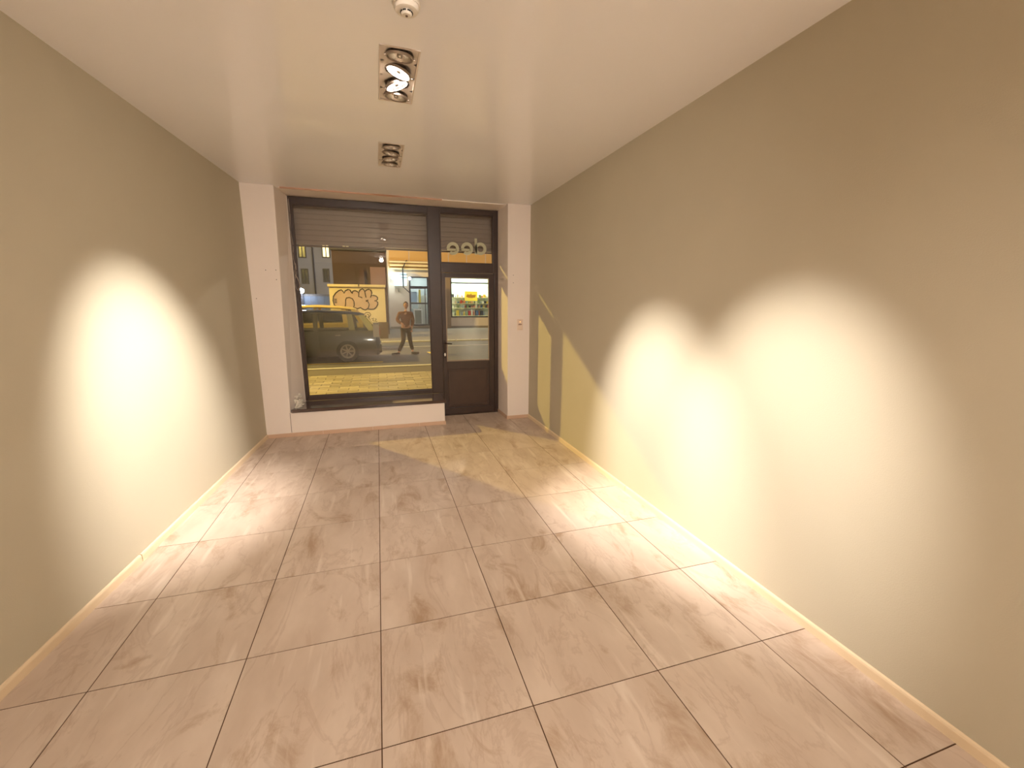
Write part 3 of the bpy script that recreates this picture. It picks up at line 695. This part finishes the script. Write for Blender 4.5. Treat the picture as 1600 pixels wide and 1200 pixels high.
def ribbon(bm, P, wd, y):
    P = [Vector((p[0], p[1])) for p in P]; L_ = []; R_ = []
    for i, p in enumerate(P):
        d = (P[min(i+1, len(P)-1)] - P[max(i-1, 0)]).normalized(); nn = Vector((-d.y, d.x))*wd/2
        L_.append(bm.verts.new((p.x+nn.x, y, p.y+nn.y))); R_.append(bm.verts.new((p.x-nn.x, y, p.y-nn.y)))
    for i in range(len(P)-1): bm.faces.new((L_[i], L_[i+1], R_[i+1], R_[i]))
bm = bmesh.new(); f = bm.faces.new([bm.verts.new((x, 20.994, z_)) for x, z_ in G['outline'][:-1]]); bmesh.ops.triangulate(bm, faces=[f])
gf = gpart('graffiti', bm, M_fill); gf['label'] = 'mauve bubble letters with black outline'
bm = bmesh.new(); ribbon(bm, G['outline'], .055, 20.990)
for s_ in G['in']: ribbon(bm, s_, .045, 20.989)
o = obj('graffiti_outline', bm, M_ink, gf)
bm = bmesh.new()
for s_ in G['tag']: ribbon(bm, s_, .03, 20.990)
gpart('graffiti_tag', bm, M_ink)

# ---------------------------------------------------------------- buildings across the road
M_brown = mat('dark_brown_cladding', (66, 48, 44), 0.85, var=0.12, scale=1.5)
M_grey = mat('blue_grey_render', (122, 120, 134), 0.9, var=0.08, scale=0.8)
M_dkw = mat('unlit_window', (44, 44, 54), 0.25)
M_litw = mat('lit_window', (255, 232, 176), 0.5, em=1.6)
M_wf = mat('window_frame_dark', (58, 52, 56), 0.6)
b1 = empty('building', (0.4, 24, GZ), 'dark brown windowless shed behind the graffiti wall', 'building')
def at(par, nm, bm, m, sub=None):
    o = obj(nm, bm, m); o.parent = sub or par
    if sub is None: o.location = tuple(-v for v in par.location)
    return o
at(b1, 'wall', bx(-0.96, 1.87, 24, 27, GZ, 4.45), M_brown)
at(b1, 'roof_edge', bx(-1.0, 1.90, 23.92, 27, 4.45, 4.55), M_wf)
at(b1, 'flue', bx(0.42, 0.66, 23.86, 24.0, GZ, 3.45), mat('rusty_flue', (70, 44, 36), 0.8), None)
at(b1, 'panel', bx(0.98, 1.80, 23.95, 24.0, 2.6, 3.6), mat('mauve_sheet', (128, 100, 100), 0.8))
b2 = empty('building', (-3, 34, GZ), 'grey-blue apartment building far back with one lit window', 'building')
at(b2, 'wall', bx(-12, 1.9, 34, 40, GZ, 11.5), M_grey)
wins = [(-4.05, -3.62, 4.94, 6.1, 0), (-3.98, -3.58, 3.05, 4.06, 0), (-2.44, -1.98, 5.0, 6.0, 1), (-2.49, -2.14, 3.2, 4.1, 0), (-1.05, -.55, 5.55, 6.05, 1), (-5.6, -5.2, 4.94, 6.1, 0), (-5.6, -5.2, 3.05, 4.06, 0), (-7.2, -6.8, 4.94, 6.1, 0)]
for x0, x1, z0, z1, lit in wins:
    bm = bmesh.new(); ring_frame(bm, x0-.05, x1+.05, z0-.05, z1+.05, .07, .07, .07, .07, 33.93, 34.0); box(bm, (x0+x1)/2-.03, (x0+x1)/2+.03, 33.94, 33.99, z0, z1)
    wv = at(b2, 'window', bm, M_wf); at(b2, 'pane', bx(x0, x1, 33.97, 33.99, z0, z1), M_litw if lit else M_dkw, wv)
    if lit: wv['label'] = 'lit warm window'
bm = bmesh.new(); tube(bm, [(-3.14, 33.9, 9), (-3.14, 33.9, 2.26)], .05, 8); at(b2, 'drainpipe', bm, M_wf)
lf = empty('fence', (-3.2, 31, GZ), 'dark blue-grey solid fence in front of the grey apartment building', 'fence')
for k in range(8):
    x0 = -5.2 + k*.42
    o = obj('panel', bx(x0, x0+.41, -.03, .03, 0, 2.32), mat('dark_slate_board', (70, 78, 96), 0.8) if k == 0 else bpy.data.materials['dark_slate_board']); o.parent = lf; o.location = (3.2, 0, 0)
o = obj('rail', bx(-5.25, -1.8, -.05, -.03, 2.22, 2.36), M_wf); o.parent = lf; o.location = (3.2, 0, 0)
# wall lamp with cold light
wl_ = empty('yard_lamp', (-3.60, 30.6, 2.42), 'bright cold-white lamp on a post in front of grey building', 'lamp')
bm = bmesh.new(); bmesh.ops.create_uvsphere(bm, u_segments=20, v_segments=14, radius=.17); obj('bulb', bm, mat('cold_white_lamp', (214, 236, 255), 0.5, em=26), wl_, smooth=True)
bm = bmesh.new(); tube(bm, [(0, .1, -2.57), (0, .1, 0)], .04, 8); obj('post', bm, M_wf, wl_)
light('yard_lamp_light', 'POINT', (-3.60, 30.2, 2.42), 260, (0.72, 0.85, 1.0), None, 0.18)

# beige shop building with two display windows
M_be = mat('beige_shop_facade', (216, 196, 172), 0.85, var=0.06, scale=0.9)
M_pan = mat('ochre_sign_panel', (206, 160, 96), 0.8, var=0.05)
M_led = mat('pale_cornice', (236, 216, 170), 0.7)
b3 = empty('building', (5, 29.3, GZ), 'beige shop building with two brightly lit display windows', 'building')
X0b, X1b = 2.06, 16.0
bm = bmesh.new(); Yb = 29.3; Yc = 29.6
box(bm, X0b, 3.44, Yb, Yc, GZ, 3.44); box(bm, 4.78, 6.34, Yb, Yc, GZ, 3.44); box(bm, 10.0, X1b, Yb, Yc, GZ, 3.44)
box(bm, 3.44, 4.78, Yb, Yc, GZ, 0.04); box(bm, 6.34, 10.0, Yb, Yc, GZ, 0.62); box(bm, X0b, X1b, Yb, Yc, 3.44, 8.5)
at(b3, 'wall', bm, M_be)
at(b3, 'side_wall', bx(X0b, X0b+.3, Yc, 36, GZ, 8.5), M_be)
for (z0, z1, d) in ((4.34, 4.42, .22), (4.10, 4.20, .30), (3.88, 3.98, .36)):
    at(b3, 'cornice', bx(2.2, X1b, Yb-d, Yb, z0, z1, bev=.01), M_led)
at(b3, 'cornice', bx(X0b-.06, X1b, Yb-.12, Yb, 5.26, 5.42), M_led)
for x0, x1 in ((2.2, 3.48), (3.56, 4.86), (4.94, 6.2), (6.28, 7.5), (7.58, 8.9), (8.98, 10.2)):
    at(b3, 'sign_panel', bx(x0, x1, Yb-.05, Yb, 4.50, 5.14), M_pan)
at(b3, 'base_band', bx(2.06, X1b, Yb-.06, Yb, GZ, 0.0), mat('grey_stone_base', (140, 126, 108), 0.85))
at(b3, 'pilaster', bx(5.98, 6.32, Yb-.12, Yb, GZ, 3.86), mat('brown_pilaster', (150, 126, 100), 0.8))
# window 1
bm = bmesh.new(); ring_frame(bm, 3.44, 4.78, 0.04, 3.44, .10, .10, .12, .08, Yb-.04, Yb+.06); box(bm, 3.54, 4.68, Yb-.03, Yb+.05, 2.62, 2.80); box(bm, 3.54, 4.68, Yb-.03, Yb+.05, 1.56, 1.66); box(bm, 4.50, 4.55, Yb-.03, Yb+.05, .16, 2.62)
f1 = at(b3, 'shop_window', bm, M_wf)
at(b3, 'pane', bx(3.54, 4.68, Yb, Yb+.01, .14, 3.36), M_glass, f1)
at(b3, 'window_jamb', bx(4.80, 4.90, Yb-.08, Yb, 0.0, 3.5), M_led)
# window 2
bm = bmesh.new(); ring_frame(bm, 6.34, 10.0, 0.62, 3.44, .08, .08, .08, .06, Yb-.04, Yb+.06); box(bm, 6.42, 9.92, Yb-.03, Yb+.05, 3.03, 3.12)
f2 = at(b3, 'shop_window', bm, M_wf)
at(b3, 'pane', bx(6.42, 9.92, Yb, Yb+.01, .70, 3.38), M_glass, f2)
# shop interiors
M_in = mat('pale_shop_interior', (214, 222, 208), 0.8)
M_in2 = mat('grey_shop_interior', (132, 138, 134), 0.8)
bm = bmesh.new(); box(bm, 6.0, 10.4, 32.6, 32.7, 0.0, 3.8); box(bm, 5.95, 6.05, Yc, 32.6, 0, 3.8); box(bm, 10.35, 10.45, Yc, 32.6, 0, 3.8); box(bm, 6.0, 10.4, Yc, 32.6, 3.8, 3.9); box(bm, 6.0, 10.4, Yc, 32.6, -.1, 0.0)
at(b3, 'shop_room', bm, M_in)
bm = bmesh.new(); box(bm, 3.1, 5.3, 31.6, 31.7, 0.0, 3.8); box(bm, 3.05, 3.15, Yc, 31.6, 0, 3.8); box(bm, 5.25, 5.35, Yc, 31.6, 0, 3.8); box(bm, 3.1, 5.3, Yc, 31.6, 3.8, 3.9); box(bm, 3.1, 5.3, Yc, 31.6, -.1, 0.0)
at(b3, 'shop_room', bm, M_in2)
M_tub = mat('shop_ceiling_lamp', (240, 250, 255), 0.5, em=9)
for x, y_ in ((7.0, 30.6), (8.55, 30.3), (9.3, 30.6), (4.15, 30.1)):
    at(b3, 'shop_lamp', bx(x-.12, x+.12, y_-.12, y_+.12, 3.66, 3.79), M_tub)
light('shop_light', 'AREA', (8.2, 30.9, 3.7), 420, (0.95, 1.0, 0.92), (8.2, 31.2, 0), 2.6, size_y=1.6)
light('small_shop_light', 'AREA', (4.2, 30.4, 3.7), 130, (0.85, 0.93, 1.0), (4.2, 30.8, 0), 1.2, size_y=1.0)
# shelving and goods
shv = empty('shelf_unit', (8.2, 30.4, GZ), 'shelves crowded with goods behind the wide lit shop window across the road', 'shelf')
M_shel = mat('cream_shelf_board', (232, 222, 176), 0.6)
for z_ in (0.72, 1.30, 1.62, 2.06):
    at(shv, 'shelf_board', bx(6.5, 9.9, 30.1, 30.55, z_-.035, z_), M_shel)
at(shv, 'back_panel', bx(6.5, 9.9, 30.56, 30.6, GZ+.15, 2.1), M_in)
cnames = ['off-white', 'red', 'blue', 'yellow', 'green', 'white', 'orange', 'black', 'light blue', 'pink']
cols = [(232, 226, 214), (196, 60, 52), (60, 92, 140), (230, 196, 70), (120, 150, 100), (240, 236, 228), (210, 120, 90), (60, 60, 66), (150, 176, 200), (226, 170, 150)]
MC = [mat('goods_colour', c, 0.5) for c in cols]
gb = bx(-.5, .5, -.5, .5, 0, 1, bev=.06); gb_me = bpy.data.meshes.new('carton'); gb.to_mesh(gb_me); gb.free()
bb = bmesh.new(); lathe(bb, [(0, 0), (.5, 0), (.5, .55), (.42, .68), (.18, .80), (.18, .97), (0, 1)], 12); bb_me = bpy.data.meshes.new('bottle'); bb.to_mesh(bb_me); bb.free()
for zi, z_ in enumerate((0.72, 1.30, 1.62, 2.06)):
    x = 6.58; pools = [random.sample(range(10), 10), random.sample(range(10), 10)]
    while x < 9.8:
        wd = random.uniform(.09, .20); h = random.uniform(.14, .26) if zi != 0 else random.uniform(.25, .48)
        bottle = random.random() < .45
        if not pools[bottle]: bottle = not bottle
        if not pools[bottle]: break
        ci = pools[bottle].pop()
        me = (bb_me if bottle else gb_me).copy(); me.materials.append(MC[ci])
        o = bpy.data.objects.new('bottle' if bottle else 'carton', me); C.objects.link(o)
        o.location = (x+wd/2, 30.28, z_); o.scale = (wd*.6 if bottle else wd, wd*.6 if bottle else .2, h)
        tag(o, 'small %s %s on the %s shelf in the lit shop across the road' % (cnames[ci], 'bottle' if bottle else 'carton', ('lowest', 'second', 'third', 'topmost')[zi]), 'bottle' if bottle else 'box', 'bottles on the shop shelves' if bottle else 'cartons on the shop shelves')
        x += wd + random.uniform(.01, .07)
# yellow card in the window
yc = empty('window_sign', (7.82, 29.24, 2.15), 'yellow sign with orange marks in the lit shop window across the road', 'sign')
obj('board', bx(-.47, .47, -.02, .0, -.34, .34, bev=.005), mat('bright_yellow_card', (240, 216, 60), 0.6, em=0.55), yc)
bm = bmesh.new(); prism(bm, [(-.36, -.05), (-.30, .12), (-.05, .10), (0, .20), (.05, .08), (.36, .10), (.30, -.10), (.05, -.14), (-.2, -.12)], -.026, -.021, 'y'); obj('printed_mark', bm, mat('orange_print', (206, 150, 34), 0.6), yc)
# stand and framed screen in the small shop
fs = empty('display_frame', (4.03, 29.75, GZ+.15), 'white framed panel standing inside the smaller lit shop window', 'frame')
bm = bmesh.new(); ring_frame(bm, -.32, .32, .06, 1.22, .09, .09, .10, .10, -.03, .03); obj('frame', bm, mat('white_frame', (236, 240, 240), 0.5), fs)
obj('panel', bx(-.24, .24, -.01, .01, .15, 1.13), M_in2, fs)
ps = empty('poster', (3.78, 29.9, 2.1), 'pale blue poster hanging in the upper part of the smaller shop window', 'poster')
obj('sheet', bx(-.22, .22, -.01, .01, -.40, .32), mat('pale_blue_print', (150, 186, 222), 0.6), ps)
pl = empty('banner', (4.20, 29.85, 1.62), 'narrow yellow banner hanging in the smaller shop window', 'banner')
obj('strip', bx(-.07, .07, -.01, .01, 0, .95), mat('yellow_print', (232, 214, 96), 0.6), pl)
wc = empty('cabinet', (4.42, 30.3, 0.0), 'pale grey cabinet at the back of the smaller lit shop', 'cabinet')
obj('body', bx(-.3, .3, 0, .5, 0, 2.2, bev=.01), mat('pale_cabinet', (206, 210, 206), 0.6), wc); obj('handle', bx(-.2, -.17, -.03, 0, 1.0, 1.3), M_sil, wc)
# projecting illuminated sign
sg = empty('projecting_sign', (2.85, 28.9, 3.25), 'cold-white illuminated box sign on a bracket beside the smaller shop window', 'sign')
obj('light_box', bx(-.42, .42, -.06, .06, -.46, .42, bev=.02), mat('lit_sign_face', (206, 232, 236), 0.5, em=1.1), sg)
for x in (-.50, .62):
    bm = bmesh.new(); bmesh.ops.create_uvsphere(bm, u_segments=16, v_segments=10, radius=.10, matrix=Matrix.Translation((x, -.1, .02))); obj('lamp', bm, bpy.data.materials['cold_white_lamp'], sg, smooth=True)
bm = bmesh.new(); box(bm, .14, .22, -.14, -.06, -.58, .72); box(bm, -.06, .48, -.12, -.08, .26, .30); box(bm, .0, .50, -.12, -.08, .06, .10); tube(bm, [(.20, -.1, -.56), (.66, -.06, -.98)], .03, 6); tube(bm, [(.18, -.1, .70), (.5, .38, 1.3)], .03, 6)
obj('bracket', bm, M_wf, sg)
light('sign_light', 'POINT', (2.4, 28.4, 3.3), 60, (0.8, 0.95, 1.0), None, 0.12)

# street lamps (outside the picture, the second one added to light the facades)
for loc, lab in (((-7.6, 16.05, GZ), 'tall sodium street lamp across the road beyond the parked cars'), ((8.5, 19.5, GZ), 'unseen street lamp added on the far sidewalk to light the shop front')):
    st = empty('street_lamp', loc, lab, 'street lamp'); hh = 9.1 if loc[0] < 0 else 7.8
    bm = bmesh.new(); tube(bm, [(0, .5, 0), (0, .5, hh), (0, .3, hh+.15), (0, -.1, hh+.12)], [.09, .06, .04, .04], 10); obj('pole', bm, M_wf, st, smooth=True)
    obj('lantern', bx(-.14, .14, -.45, .05, hh, hh+.12, bev=.02), M_wf, st)
fll = empty('added_lantern', (1.2, 5.0, 5.72), 'unseen lantern added on the outer facade above the shutter', 'lamp')  # unseen lantern added as a body for the paver light
obj('arm', bx(-.02, .02, 0, .6, -.02, .02), M_wf, fll); obj('shade', bx(-.15, .15, .45, .75, .0, .06), M_wf, fll)
